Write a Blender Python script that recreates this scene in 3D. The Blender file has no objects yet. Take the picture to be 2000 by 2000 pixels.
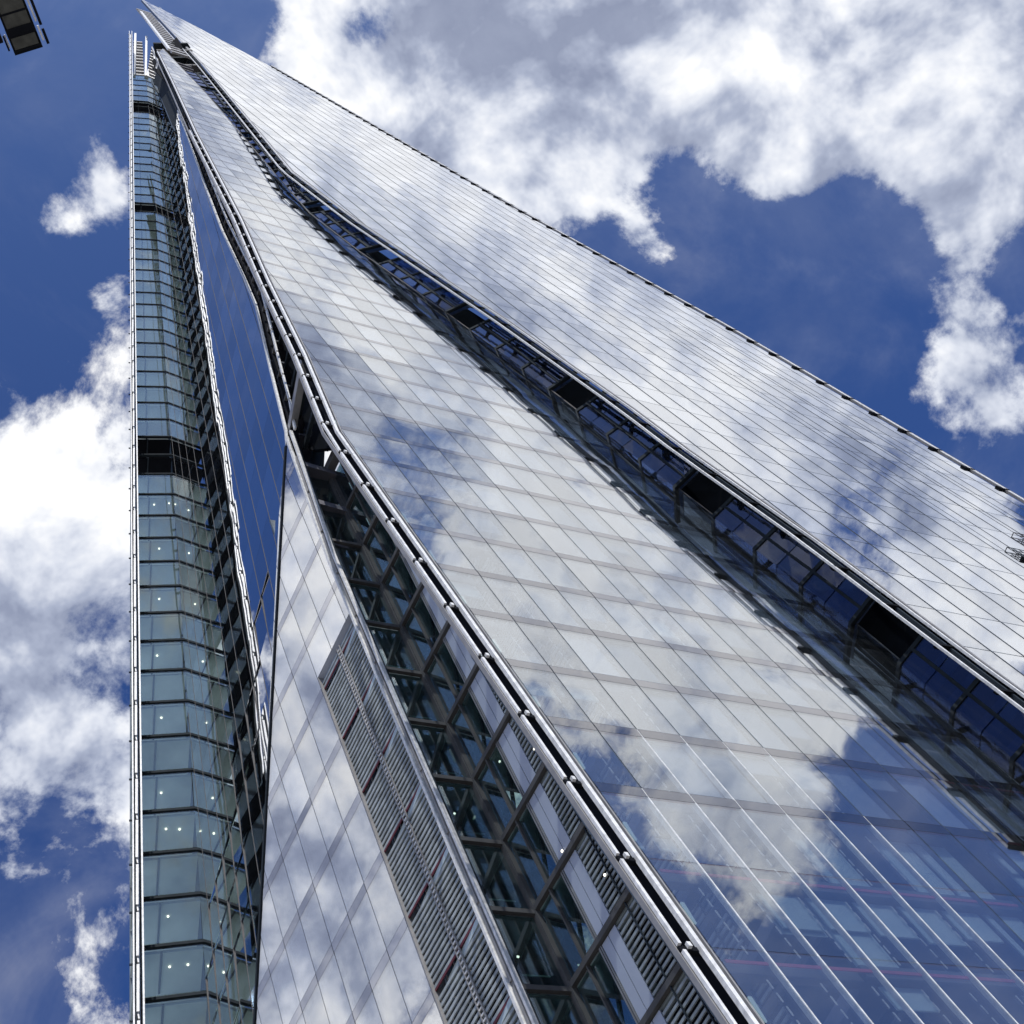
import bpy, math, random
from mathutils import Vector, Matrix
random.seed(7)
scn = bpy.context.scene
COL = scn.collection

# ------------------------------------------------------------ camera
FPX, PITCH, ROLL = 2977.77, 0.964371, -0.565534
CAM = Vector((0, 0, 1.6))
_f = Vector((0, math.cos(PITCH), math.sin(PITCH)))
_r0 = Vector((1, 0, 0)); _u0 = _r0.cross(_f)
CR = _r0 * math.cos(ROLL) + _u0 * math.sin(ROLL)
CU = _u0 * math.cos(ROLL) - _r0 * math.sin(ROLL)
cam_d = bpy.data.cameras.new('camera'); cam = bpy.data.objects.new('camera', cam_d); COL.objects.link(cam)
cam_d.sensor_width = 36; cam_d.lens = FPX / 2000 * 36; cam_d.clip_end = 6000; cam_d.clip_start = .1
m3 = Matrix((CR, CU, -_f)).transposed()
cam.matrix_world = Matrix.Translation(CAM) @ m3.to_4x4()
scn.camera = cam

def to_px(P):                       # only used to rank panels by size in view
    q = P - CAM; z = q.dot(_f)
    if z < 1: return None
    return (1000 + FPX * q.dot(CR) / z, 1000 - FPX * q.dot(CU) / z)

# ------------------------------------------------------------ light
SUN_AZ, SUN_EL = math.radians(-58), math.radians(54)
SUN = Vector((math.cos(SUN_AZ) * math.cos(SUN_EL), math.sin(SUN_AZ) * math.cos(SUN_EL), math.sin(SUN_EL)))
sd = bpy.data.lights.new('sun', 'SUN'); so = bpy.data.objects.new('sun', sd); COL.objects.link(so)
sd.energy = 4.2; sd.angle = math.radians(.5); sd.color = (1, .975, .94)
so.rotation_euler = SUN.to_track_quat('Z', 'Y').to_euler()
so.location = (0, 0, 400)
scn.view_settings.view_transform = 'Standard'; scn.view_settings.look = 'None'
scn.view_settings.exposure = 0; scn.view_settings.gamma = 1
scn.view_settings.use_curve_mapping = False
scn.render.engine = 'CYCLES'
cy = scn.cycles
cy.max_bounces = 7; cy.glossy_bounces = 4; cy.transparent_max_bounces = 10; cy.diffuse_bounces = 2
cy.transmission_bounces = 4; cy.caustics_reflective = False; cy.caustics_refractive = False

# ------------------------------------------------------------ world: nishita sky with clouds
CLOUDS = [
    (-0.0924, 0.1981, 0.9758, 0.0672, -0.250),
    (-0.1095, 0.2112, 0.9713, 0.0302, 0.020),
    (-0.1044, 0.2590, 0.9602, 0.0319, 0.250),
    (-0.1424, 0.2871, 0.9473, 0.0151, 0.300),
    (-0.1159, 0.3077, 0.9444, 0.0252, 0.260),
    (-0.1151, 0.2836, 0.9520, 0.0235, 0.180),
    (-0.1840, 0.3195, 0.9296, 0.0403, -0.300),
    (-0.1417, 0.3423, 0.9288, 0.0118, 0.450),
    (-0.0866, 0.2527, 0.9637, 0.0134, 0.200),
    (-0.1025, 0.2845, 0.9532, 0.0134, 0.250),
    (-0.1496, 0.2545, 0.9554, 0.0269, -0.200),
    (-0.2108, 0.4000, 0.8919, 0.0403, 0.300),
    (-0.2553, 0.4275, 0.8672, 0.0504, 0.350),
    (-0.2741, 0.4816, 0.8324, 0.0504, 0.350),
    (-0.3202, 0.4958, 0.8073, 0.0437, 0.220),
    (-0.3069, 0.5379, 0.7852, 0.0269, 0.180),
    (-0.2208, 0.3577, 0.9074, 0.0168, 0.000),
    (-0.2053, 0.3473, 0.9150, 0.0201, -0.150),
    (-0.3522, 0.5363, 0.7670, 0.0185, -0.150),
    (-0.3640, 0.5655, 0.7401, 0.0302, 0.140),
    (-0.3508, 0.6015, 0.7177, 0.0201, 0.180),
    (-0.3965, 0.5919, 0.7017, 0.0336, -0.200),
    (-0.3176, 0.5755, 0.7536, 0.0168, -0.050),
    (0.0061, 0.2462, 0.9692, 0.0302, -0.300),
    (0.0419, 0.3144, 0.9484, 0.0369, 0.350),
    (0.0836, 0.3306, 0.9401, 0.0369, 0.250),
    (0.0869, 0.2915, 0.9526, 0.0168, -0.120),
    (0.1038, 0.3965, 0.9122, 0.0437, 0.350),
    (0.1163, 0.4340, 0.8934, 0.0201, 0.200),
    (0.1342, 0.3204, 0.9377, 0.0470, 0.250),
    (0.1924, 0.3708, 0.9086, 0.0537, 0.320),
    (0.2585, 0.4033, 0.8778, 0.0571, 0.320),
    (0.3216, 0.4327, 0.8422, 0.0571, 0.360),
    (0.3836, 0.4536, 0.8044, 0.0604, 0.380),
    (0.1435, 0.4375, 0.8877, 0.0201, 0.150),
    (0.1494, 0.4676, 0.8712, 0.0201, -0.250),
    (0.1707, 0.4847, 0.8579, 0.0134, 0.420),
    (0.1637, 0.4679, 0.8685, 0.0101, 0.300),
    (0.1985, 0.4744, 0.8576, 0.0369, -0.350),
    (0.2255, 0.5131, 0.8282, 0.0571, -0.420),
    (0.2483, 0.5549, 0.7940, 0.0571, -0.400),
    (0.2013, 0.4423, 0.8740, 0.0201, -0.120),
    (0.2458, 0.4698, 0.8478, 0.0168, 0.120),
    (0.2650, 0.4817, 0.8353, 0.0168, 0.220),
    (0.2897, 0.5149, 0.8069, 0.0235, -0.250),
    (0.1872, 0.5450, 0.8173, 0.0403, -0.300),
    (0.2372, 0.6185, 0.7491, 0.0269, -0.250),
    (0.1341, 0.4906, 0.8610, 0.0168, -0.100),
    (0.0853, 0.2940, 0.9520, 0.0151, -0.340),
    (0.0716, 0.3035, 0.9501, 0.0118, -0.200),
    (0.1747, 0.4226, 0.8893, 0.0168, 0.200),
    (0.2572, 0.4619, 0.8488, 0.0201, 0.250),
    (0.2833, 0.4833, 0.8283, 0.0168, 0.200),
    (0.3442, 0.4995, 0.7950, 0.0369, 0.300),
    (0.3315, 0.5410, 0.7730, 0.0235, 0.320),
    (0.3447, 0.5642, 0.7503, 0.0118, -0.150),
    (0.3034, 0.5763, 0.7588, 0.0201, 0.360),
    (0.3066, 0.6074, 0.7328, 0.0302, 0.260),
    (0.2708, 0.6067, 0.7474, 0.0168, 0.340),
    (0.2771, 0.6412, 0.7156, 0.0235, 0.220),
    (0.1706, 0.3194, 0.9321, 0.0201, -0.050),
    (0.3698, 0.5097, 0.7768, 0.0336, 0.250),
    (0.2341, 0.1691, 0.9574, 0.0873, 0.360),
    (0.1391, 0.1465, 0.9794, 0.0504, 0.340),
    (0.3103, 0.1838, 0.9327, 0.0504, 0.200),
    (0.3861, 0.1975, 0.9011, 0.0873, 0.180),
    (0.4897, 0.2449, 0.8368, 0.0739, 0.200),
    (0.5912, 0.2656, 0.7615, 0.0571, 0.280),
    (0.5266, 0.1702, 0.8329, 0.0537, 0.220),
    (0.4585, 0.2965, 0.8378, 0.0504, 0.120),
    (0.6444, 0.3131, 0.6977, 0.0252, -0.340),
    (0.6646, 0.3443, 0.6631, 0.0369, -0.340),
    (0.6070, 0.3090, 0.7322, 0.0151, -0.120),
    (0.5594, 0.2160, 0.8002, 0.0168, -0.220),
    (0.6938, 0.2130, 0.6880, 0.0403, -0.100),
    (0.7077, 0.3017, 0.6389, 0.0604, -0.240),
    (0.6776, 0.2668, 0.6854, 0.0201, 0.140),
    (0.6725, 0.3097, 0.6722, 0.0134, 0.120),
    (0.6351, 0.2120, 0.7428, 0.0302, 0.200),
    (0.6610, 0.2160, 0.7187, 0.0201, 0.100),
    (0.6743, 0.2846, 0.6814, 0.0168, 0.150),
    (0.6403, 0.2668, 0.7203, 0.0302, 0.340),
    (0.6202, 0.2555, 0.7417, 0.0269, 0.200),
    (0.6568, 0.1688, 0.7349, 0.0269, -0.100),
    (0.2025, 0.2880, 0.9360, 0.1007, 0.450),
    (0.2852, 0.3319, 0.8992, 0.0437, 0.250),
    (0.3603, 0.3758, 0.8538, 0.0437, 0.250),
    (0.3453, 0.1835, 0.9204, 0.0437, 0.120),
    (0.2753, 0.1838, 0.9436, 0.0403, 0.120),
    (0.3520, 0.3477, 0.8690, 0.0873, 0.360),
    (0.4404, 0.3956, 0.8059, 0.0672, 0.360),
    (0.5681, 0.3920, 0.7236, 0.0537, 0.380),
    (0.4989, 0.3920, 0.7729, 0.0201, -0.200),
    (0.5198, 0.4257, 0.7406, 0.0302, 0.300),
    (0.5573, 0.4270, 0.7121, 0.0336, 0.300),
    (0.5070, 0.4446, 0.7385, 0.0269, 0.300),
    (-0.2321, 0.1943, 0.9531, 0.1007, -0.400),
    (-0.3458, 0.2417, 0.9067, 0.0840, -0.450),
    (-0.4362, 0.2892, 0.8521, 0.0201, 0.300),
    (-0.1533, 0.1782, 0.9720, 0.0336, -0.300),
    (-0.5512, -0.0646, 0.8318, 0.0504, 0.500),
    (-0.5975, -0.0817, 0.7977, 0.0403, 0.400),
    (-0.6599, -0.0033, 0.7513, 0.0403, 0.400),
    (-0.6286, -0.0360, 0.7769, 0.0604, 0.450),
    (-0.6980, -0.0078, 0.7161, 0.0672, 0.420),
    (-0.7424, -0.0544, 0.6677, 0.0504, 0.340),
    (-0.7340, 0.0313, 0.6784, 0.0403, 0.340),
]
GREY = [
    (0.2089, 0.3724, 0.9043, 0.0571, -0.300),
    (0.0829, 0.3543, 0.9315, 0.0235, -0.300),
    (0.1748, 0.3417, 0.9234, 0.0403, -0.250),
    (0.2435, 0.4291, 0.8698, 0.0369, -0.200),
    (0.4039, 0.4408, 0.8016, 0.0369, -0.200),
    (0.0419, 0.2699, 0.9620, 0.0235, -0.250),
    (0.3162, 0.5930, 0.7405, 0.0269, -0.200),
    (0.1230, 0.3381, 0.9330, 0.0302, -0.250),
    (0.3216, 0.4327, 0.8422, 0.0369, 0.100),
    (-0.2879, 0.4545, 0.8430, 0.0369, -0.120),
    (-0.3142, 0.5323, 0.7861, 0.0302, -0.300),
    (0.0293, 0.3107, 0.9501, 0.0235, 0.200),
    (0.1049, 0.4005, 0.9103, 0.0235, 0.200),
    (0.4957, 0.2345, 0.8362, 0.0369, -0.340),
    (0.3660, 0.2082, 0.9070, 0.0336, -0.260),
    (0.2753, 0.1838, 0.9436, 0.0369, -0.180),
    (0.4781, 0.2955, 0.8271, 0.0302, -0.220),
    (0.4358, 0.2270, 0.8710, 0.0235, 0.150),
    (0.5813, 0.2819, 0.7633, 0.0269, 0.120),
    (0.3028, 0.3397, 0.8905, 0.0437, -0.150),
]
W_ = bpy.data.worlds.new('World'); scn.world = W_; W_.use_nodes = True
nt = W_.node_tree; nt.nodes.clear()
def nd(nt, t, **k):
    n = nt.nodes.new(t)
    for a, b in k.items():
        if a.startswith('i_'):
            n.inputs[int(a[2:])].default_value = b
        else: setattr(n, a, b)
    return n
def mth(nt, op, a, b=None, c=None, clamp=False):
    n = nt.nodes.new('ShaderNodeMath'); n.operation = op; n.use_clamp = clamp
    for i, v in enumerate((a, b, c)):
        if v is None: continue
        if isinstance(v, (int, float)): n.inputs[i].default_value = v
        else: nt.links.new(v, n.inputs[i])
    return n.outputs[0]
L = nt.links.new
tc = nd(nt, 'ShaderNodeTexCoord')
nrm = nd(nt, 'ShaderNodeVectorMath', operation='NORMALIZE'); L(tc.outputs['Generated'], nrm.inputs[0])
DIR = nrm.outputs[0]
sky = nd(nt, 'ShaderNodeTexSky', sky_type='NISHITA')
sky.sun_disc = False; sky.sun_elevation = SUN_EL; sky.sun_rotation = math.pi / 2 - SUN_AZ
sky.air_density = 1.0; sky.dust_density = 1.0; sky.ozone_density = 3
# cover field
acc = None
for (x, y, z, sig, w) in CLOUDS:
    d = nd(nt, 'ShaderNodeVectorMath', operation='DOT_PRODUCT'); L(DIR, d.inputs[0]); d.inputs[1].default_value = (x, y, z)
    k = 1 / sig ** 2
    e = mth(nt, 'EXPONENT', mth(nt, 'MULTIPLY_ADD', d.outputs['Value'], k, -k))
    acc = mth(nt, 'MULTIPLY_ADD', e, w, acc if acc is not None else 0.0)
gacc = 0.0
for (x, y, z, sig, w) in GREY:
    d = nd(nt, 'ShaderNodeVectorMath', operation='DOT_PRODUCT'); L(DIR, d.inputs[0]); d.inputs[1].default_value = (x, y, z)
    k = 1 / sig ** 2
    gacc = mth(nt, 'MULTIPLY_ADD', mth(nt, 'EXPONENT', mth(nt, 'MULTIPLY_ADD', d.outputs['Value'], k, -k)), w, gacc)
def fbm(vec, scale, detail, rough, dist=0.0, off=(0, 0, 0)):
    mp = nd(nt, 'ShaderNodeVectorMath', operation='ADD'); L(vec, mp.inputs[0]); mp.inputs[1].default_value = off
    n = nd(nt, 'ShaderNodeTexNoise'); L(mp.outputs[0], n.inputs['Vector'])
    n.inputs['Scale'].default_value = scale; n.inputs['Detail'].default_value = detail
    n.inputs['Roughness'].default_value = rough; n.inputs['Distortion'].default_value = dist
    return n.outputs['Fac']
n1 = fbm(DIR, 10, 13, .64, .15)
n2 = fbm(DIR, 10, 5, .55, .15, tuple(SUN * .02))
n2b = fbm(DIR, 10, 5, .55, .15)
n3 = fbm(DIR, 3.5, 3, .5, 0, (5, 3, 1))
v = mth(nt, 'ADD', mth(nt, 'MULTIPLY_ADD', n1, 2.5, -.75), acc)
dens = nd(nt, 'ShaderNodeMapRange', interpolation_type='SMOOTHSTEP'); L(v, dens.inputs[0])
dens.inputs[1].default_value = .50; dens.inputs[2].default_value = .84
thin = nd(nt, 'ShaderNodeMapRange', interpolation_type='SMOOTHSTEP'); L(fbm(DIR, 5, 7, .6, .6, (2, 7, 4)), thin.inputs[0])
thin.inputs[1].default_value = .42; thin.inputs[2].default_value = .75; thin.inputs[4].default_value = .16
DENS = mth(nt, 'MAXIMUM', dens.outputs[0], thin.outputs[0])
lit = mth(nt, 'SUBTRACT', n2b, n2)
shade = mth(nt, 'MULTIPLY_ADD', lit, 3.0, .66)
shade = mth(nt, 'ADD', mth(nt, 'MULTIPLY_ADD', acc, .30, mth(nt, 'ADD', shade, -.10)), gacc)
shade = mth(nt, 'ADD', shade, mth(nt, 'MULTIPLY_ADD', n3, -2.6, 1.28))
shade = mth(nt, 'ADD', shade, mth(nt, 'MULTIPLY_ADD', n1, 1.1, -.55), clamp=True)
soft = nd(nt, 'ShaderNodeMapRange'); L(shade, soft.inputs[0]); soft.clamp = False   # keeps texture in the grey bellies
soft.inputs[1].default_value = 0; soft.inputs[2].default_value = 1; soft.inputs[3].default_value = .10; soft.inputs[4].default_value = .97
belly = mth(nt, 'MULTIPLY_ADD', fbm(DIR, 16, 8, .6, .2, (9, 1, 4)), .5, -.25)
shade = mth(nt, 'ADD', soft.outputs[0], belly, clamp=True)
cr = nd(nt, 'ShaderNodeValToRGB'); L(shade, cr.inputs[0])
els = cr.color_ramp.elements
els[0].position = 0; els[0].color = (.26, .30, .43, 1)
els[1].position = 1; els[1].color = (1.12, 1.12, 1.12, 1)
e_ = els.new(.3); e_.color = (.42, .47, .61, 1)
e_ = els.new(.6); e_.color = (.74, .78, .88, 1)
tint = nd(nt, 'ShaderNodeMixRGB', blend_type='MULTIPLY'); tint.inputs[0].default_value = 1
L(sky.outputs[0], tint.inputs[1]); tint.inputs[2].default_value = (.33, .54, 1.0, 1)
STR = .1
gd = nd(nt, 'ShaderNodeVectorMath', operation='DOT_PRODUCT'); L(DIR, gd.inputs[0]); gd.inputs[1].default_value = tuple(SUN)
glow = mth(nt, 'MULTIPLY', mth(nt, 'EXPONENT', mth(nt, 'MULTIPLY_ADD', gd.outputs['Value'], 6.5, -6.5)), 0.62 / .1)   # bright haze around the sun
gcl = nd(nt, 'ShaderNodeMixRGB', blend_type='ADD'); gcl.inputs[0].default_value = 1; L(tint.outputs[0], gcl.inputs[1])
gcm = nd(nt, 'ShaderNodeMixRGB', blend_type='MULTIPLY'); gcm.inputs[0].default_value = 1; gcm.inputs[1].default_value = (.55, .75, 1, 1); L(glow, gcm.inputs[2]); L(gcm.outputs[0], gcl.inputs[2])
csc = nd(nt, 'ShaderNodeMixRGB', blend_type='MULTIPLY'); csc.inputs[0].default_value = 1
L(cr.outputs[0], csc.inputs[1]); csc.inputs[2].default_value = (1 / STR,) * 3 + (1,)
mix = nd(nt, 'ShaderNodeMixRGB'); L(DENS, mix.inputs[0]); L(gcl.outputs[0], mix.inputs[1]); L(csc.outputs[0], mix.inputs[2])
bg = nd(nt, 'ShaderNodeBackground'); L(mix.outputs[0], bg.inputs[0]); bg.inputs[1].default_value = STR
wo = nd(nt, 'ShaderNodeOutputWorld'); L(bg.outputs[0], wo.inputs[0])

# ------------------------------------------------------------ materials
def newmat(name):
    m = bpy.data.materials.new(name); m.use_nodes = True; m.node_tree.nodes.clear(); return m
def glass(name, r0, tintc, gcol, wav, power=4.0, nscale=.22, rough=.01, tilt=.008):
    """sheet glass: schlick mix of a mirror coat and tinted see-through, slightly wavy, each pane set at its own small angle"""
    m = newmat(name); t = m.node_tree; L = t.links.new
    geo = nd(t, 'ShaderNodeNewGeometry')
    ns = nd(t, 'ShaderNodeTexNoise'); L(geo.outputs['Position'], ns.inputs['Vector'])
    ns.inputs['Scale'].default_value = nscale; ns.inputs['Detail'].default_value = 2.5
    s1 = nd(t, 'ShaderNodeVectorMath', operation='SUBTRACT'); L(ns.outputs['Color'], s1.inputs[0]); s1.inputs[1].default_value = (.5, .5, .5)
    s2 = nd(t, 'ShaderNodeVectorMath', operation='SCALE'); L(s1.outputs[0], s2.inputs[0]); s2.inputs['Scale'].default_value = wav
    oi = nd(t, 'ShaderNodeObjectInfo')
    sm = mth(t, 'ADD', oi.outputs['Random'], geo.outputs['Random Per Island'])
    wn = nd(t, 'ShaderNodeTexWhiteNoise', noise_dimensions='1D'); L(sm, wn.inputs['W'])
    s3 = nd(t, 'ShaderNodeVectorMath', operation='SUBTRACT'); L(wn.outputs['Color'], s3.inputs[0]); s3.inputs[1].default_value = (.5, .5, .5)
    s4 = nd(t, 'ShaderNodeVectorMath', operation='SCALE'); L(s3.outputs[0], s4.inputs[0]); s4.inputs['Scale'].default_value = tilt
    a1 = nd(t, 'ShaderNodeVectorMath', operation='ADD'); L(s2.outputs[0], a1.inputs[0]); L(s4.outputs[0], a1.inputs[1])
    a2 = nd(t, 'ShaderNodeVectorMath', operation='ADD'); L(a1.outputs[0], a2.inputs[0]); L(geo.outputs['Normal'], a2.inputs[1])
    nn = nd(t, 'ShaderNodeVectorMath', operation='NORMALIZE'); L(a2.outputs[0], nn.inputs[0])
    gl = nd(t, 'ShaderNodeBsdfGlossy'); gl.inputs['Roughness'].default_value = rough
    pv = mth(t, 'MULTIPLY_ADD', wn.outputs['Value'], .16, .88)
    pc = nd(t, 'ShaderNodeMixRGB', blend_type='MULTIPLY'); pc.inputs[0].default_value = 1; pc.inputs[1].default_value = gcol + (1,); L(pv, pc.inputs[2])
    L(pc.outputs[0], gl.inputs['Color'])
    L(nn.outputs[0], gl.inputs['Normal'])
    tr = nd(t, 'ShaderNodeBsdfTransparent'); tr.inputs[0].default_value = tintc + (1,)
    dp = nd(t, 'ShaderNodeVectorMath', operation='DOT_PRODUCT'); L(geo.outputs['Incoming'], dp.inputs[0]); L(geo.outputs['Normal'], dp.inputs[1])
    c = mth(t, 'ABSOLUTE', dp.outputs['Value'])
    p = mth(t, 'POWER', mth(t, 'SUBTRACT', 1, c, clamp=True), power)
    fac = mth(t, 'MULTIPLY_ADD', p, 1 - r0, r0, clamp=True)
    # faint dirt film
    df = nd(t, 'ShaderNodeBsdfDiffuse'); df.inputs[0].default_value = (.35, .38, .4, 1)
    n2 = nd(t, 'ShaderNodeTexNoise'); L(geo.outputs['Position'], n2.inputs['Vector']); n2.inputs['Scale'].default_value = 1.3; n2.inputs['Detail'].default_value = 6
    film = mth(t, 'MULTIPLY', n2.outputs['Fac'], .05)
    mx0 = nd(t, 'ShaderNodeMixShader'); L(film, mx0.inputs[0]); L(tr.outputs[0], mx0.inputs[1]); L(df.outputs[0], mx0.inputs[2])
    mx = nd(t, 'ShaderNodeMixShader'); L(fac, mx.inputs[0]); L(mx0.outputs[0], mx.inputs[1]); L(gl.outputs[0], mx.inputs[2])
    o = nd(t, 'ShaderNodeOutputMaterial'); L(mx.outputs[0], o.inputs[0])
    return m
def solid(name, col, rough=.6, metal=0.0, var=.15, scale=2.0, spec=.3, coat=0.0):
    m = newmat(name); t = m.node_tree; L = t.links.new
    p = nd(t, 'ShaderNodeBsdfPrincipled'); p.inputs['Roughness'].default_value = rough; p.inputs['Metallic'].default_value = metal
    p.inputs['Specular IOR Level'].default_value = spec; p.inputs['Coat Weight'].default_value = coat
    geo = nd(t, 'ShaderNodeNewGeometry'); n = nd(t, 'ShaderNodeTexNoise'); L(geo.outputs['Position'], n.inputs['Vector'])
    n.inputs['Scale'].default_value = scale; n.inputs['Detail'].default_value = 6
    mr = nd(t, 'ShaderNodeMapRange'); L(n.outputs['Fac'], mr.inputs[0]); mr.inputs[1].default_value = .3; mr.inputs[2].default_value = .7
    mr.inputs[3].default_value = 1 - var; mr.inputs[4].default_value = 1 + var
    mm = nd(t, 'ShaderNodeMixRGB', blend_type='MULTIPLY'); mm.inputs[0].default_value = 1; mm.inputs[1].default_value = col + (1,)
    L(mr.outputs[0], mm.inputs[2]); L(mm.outputs[0], p.inputs['Base Color'])
    o = nd(t, 'ShaderNodeOutputMaterial'); L(p.outputs[0], o.inputs[0]); return m
M = {}
M['glassB'] = glass('facade_glass', .15, (.78, .82, .84), (.92, .94, .98), .017, 2.6, .30, tilt=.011)
M['glassD'] = glass('facade_glass_pale', .50, (.82, .86, .90), (.95, .955, .98), .006, 2.5, tilt=.010)
M['glassF'] = glass('facade_glass_far', .35, (.6, .68, .74), (.93, .95, 1), .006, 2.2, tilt=.004)
M['glassC'] = glass('facade_glass_blue', .62, (.35, .42, .5), (.98, .99, 1), .006, 3.0, .30, tilt=.003)
M['bandB'] = glass('spandrel_glass', .15, (.45, .46, .48), (.80, .80, .84), .017, 2.6, .30, tilt=.003)
M['bandD'] = glass('spandrel_glass_pale', .46, (.4, .42, .46), (.76, .77, .84), .004, 2.5)
M['glassE'] = glass('corner_glass', .20, (.62, .76, .76), (.9, .95, 1), .004, 4.5)
M['glassG'] = glass('recess_glass', .10, (.3, .42, .6), (.45, .5, .7), .02, 4)
M['glassA'] = glass('strip_glass', .05, (.84, .90, .87), (.9, .95, 1), .003, 4.5)
M['alu'] = solid('white_aluminium', (.74, .73, .70), .4, .0, .22, 5)
M['alu_grey'] = solid('grey_aluminium', (.30, .29, .28), .45, .2)
M['gasket'] = solid('dark_gasket', (.04, .05, .06), .8, spec=.05)
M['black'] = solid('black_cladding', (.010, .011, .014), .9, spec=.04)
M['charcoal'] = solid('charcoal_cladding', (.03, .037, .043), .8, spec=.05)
M['slab'] = solid('floor_slab_edge', (.15, .145, .165), .7)
M['ceiling'] = solid('ceiling', (.50, .58, .60), .8)
M['ceilA'] = solid('teal_ceiling', (.52, .59, .58), .8, 0, .35, .3)
M['ceilB'] = solid('bright_ceiling', (.85, .88, .86), .8, 0, .1, .4)
M['core'] = solid('core_wall', (.10, .13, .16), .7, 0, .5, .25)
M['fin'] = solid('fin_glass', (.16, .17, .19), .12, 0, .3, .3, spec=.8)
M['red'] = solid('maroon_beam', (.13, .03, .04), .6)
M['pink'] = solid('rose_red_trim', (.62, .12, .18), .6)
M['blind'] = solid('roller_blind', (.50, .60, .62), .8, 0, .05)
M['paleblind'] = solid('pale_blind', (.30, .345, .41), .8, 0, .22, .9)
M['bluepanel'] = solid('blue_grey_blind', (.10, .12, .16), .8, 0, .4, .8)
M['pale'] = solid('pale_board', (.50, .53, .60), .6, 0, .06, .5)
M['louvre'] = solid('louvre_metal', (.34, .37, .37), .5, 0, .3)
M['steel'] = solid('steel_frame', (.12, .115, .11), .7, spec=.1)
M['concrete'] = solid('plaza_paving', (.28, .27, .26), .85, 0, .2, .7)
M['panelgrey'] = solid('fixture_underside', (.06, .06, .05), .6, 0, .35, 9)
def emit(name, col, s):
    m = newmat(name); t = m.node_tree; e = nd(t, 'ShaderNodeEmission'); e.inputs[0].default_value = col + (1,); e.inputs[1].default_value = s
    o = nd(t, 'ShaderNodeOutputMaterial'); t.links.new(e.outputs[0], o.inputs[0]); return m
M['lamp'] = emit('lit_downlight', (1, .93, .78), 3.5)
M['refl_glow'] = emit('reflection_glow', (.62, .80, .82), .8)  # emission for the painted-in reflections in facade B, no lamp

# ------------------------------------------------------------ helpers
BASE = Vector((6, 52, 0))
def empty(name, loc):
    o = bpy.data.objects.new(name, None); COL.objects.link(o); o.location = loc; o.empty_display_size = 2; return o
tower = empty('skyscraper', BASE)
tower['label'] = 'tall tapering glass skyscraper of overlapping leaning facades seen from below'
tower['category'] = 'skyscraper'
def link(o, parent=None, base=None):
    COL.objects.link(o)
    if parent is not None:
        o.parent = parent
        if parent is tower: o.matrix_parent_inverse = Matrix.Translation(-BASE)
    return o
def obj(name, me, parent, mat=None, mw=None, label=None, kind=None):
    o = bpy.data.objects.new(name, me)
    if mat is not None and not me.materials: me.materials.append(mat)
    if mw is not None: o.matrix_basis = mw
    link(o, parent)
    if label: o['label'] = label
    if kind: o['kind'] = kind
    return o
class MB:
    def __init__(s): s.v = []; s.f = []
    def prism(s, ring, d):          # ring of Vectors, extruded by vector d
        n = len(ring); b = len(s.v)
        s.v += [tuple(p) for p in ring] + [tuple(p + d) for p in ring]
        s.f.append(tuple(range(b, b + n))); s.f.append(tuple(range(b + 2 * n - 1, b + n - 1, -1)))
        for i in range(n):
            j = (i + 1) % n; s.f.append((b + i, b + n + i, b + n + j, b + j))
    def box(s, c, x, y, z):         # centre and three half-extent vectors
        s.prism([c - x - y - z, c + x - y - z, c + x + y - z, c - x + y - z], z * 2)
    def mesh(s, name):
        me = bpy.data.meshes.new(name); me.from_pydata(s.v, [], s.f)
        import bmesh
        bm = bmesh.new(); bm.from_mesh(me); bmesh.ops.recalc_face_normals(bm, faces=bm.faces); bm.to_mesh(me); bm.free()
        return me
    def build(s, name, mat, parent, **k): return obj(name, s.mesh(name), parent, mat, **k)

class Facet:
    def __init__(s, O, h, u, n):
        s.O, s.h, s.u, s.n = Vector(O), Vector(h), Vector(u), Vector(n)
        s.mw = Matrix((s.h, s.u, s.n)).transposed().to_4x4(); s.mw.translation = s.O
    def at(s, a, b, c=0.0): return s.O + s.h * a + s.u * b + s.n * c
    def slab(s, mb, a0, a1, b0, b1, c0, c1):
        mb.prism([s.at(a0, b0, c0), s.at(a1, b0, c0), s.at(a1, b1, c0), s.at(a0, b1, c0)], s.n * (c1 - c0))
    def bar(s, mb, a0, b0, a1, b1, w, c0, c1):   # bar of width w between two points of the plane
        p, q = s.at(a0, b0, c0), s.at(a1, b1, c0); d = (q - p).normalized(); e = d.cross(s.n).normalized() * (w / 2)
        mb.prism([p - e, q - e, q + e, p + e], s.n * (c1 - c0))
FB = Facet((-1.445, 27.877, 23.362), (.644, .76502, 0), (-.07918, .06665, .99463), (.76091, -.64055, .1035))
FD = Facet((-10.58, 37.894, 39.099), (.81564, -.57856, 0), (-.00534, -.00753, .99996), (-.57853, -.81561, -.00923))
FC = Facet((-7.646, 35.485, 67.951), (.71116, -.70303, 0), (.01174, .11991, .99272), (-.69993, -.70802, .0938))
FK = 1.105                            # facade F stands this much further out than first measured
FF = Facet((12.382, 44.091, 43.298), (.65606, .75471, 0), (-.08674, .07541, .99337), (.74971, -.65171, .11494))
FA = Facet((-23.155, 50.694, 67.019), (.80073, .59902, 0), (-.01045, .01397, .99985), (.59893, -.80061, .01745))
E1 = Facet((-7.528, 35.809, 32.016), (.644, .76502, 0), (-.0095, -.00458, .99994), (.76501, -.644, .00431))
E2 = Facet((-6.256, 37.321, 32.147), (.81564, -.57856, 0), (-.00784, -.00262, .99997), (-.57855, -.81562, -.00667))
FW = Facet(FA.O + FA.n * 3, FA.h, FA.u, FA.n)
FG = Facet(FB.O - FB.n * 2.2, FB.h, FB.u, FB.n)
PW, FH = 1.5, 3.3924                 # panel width, floor height

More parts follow.
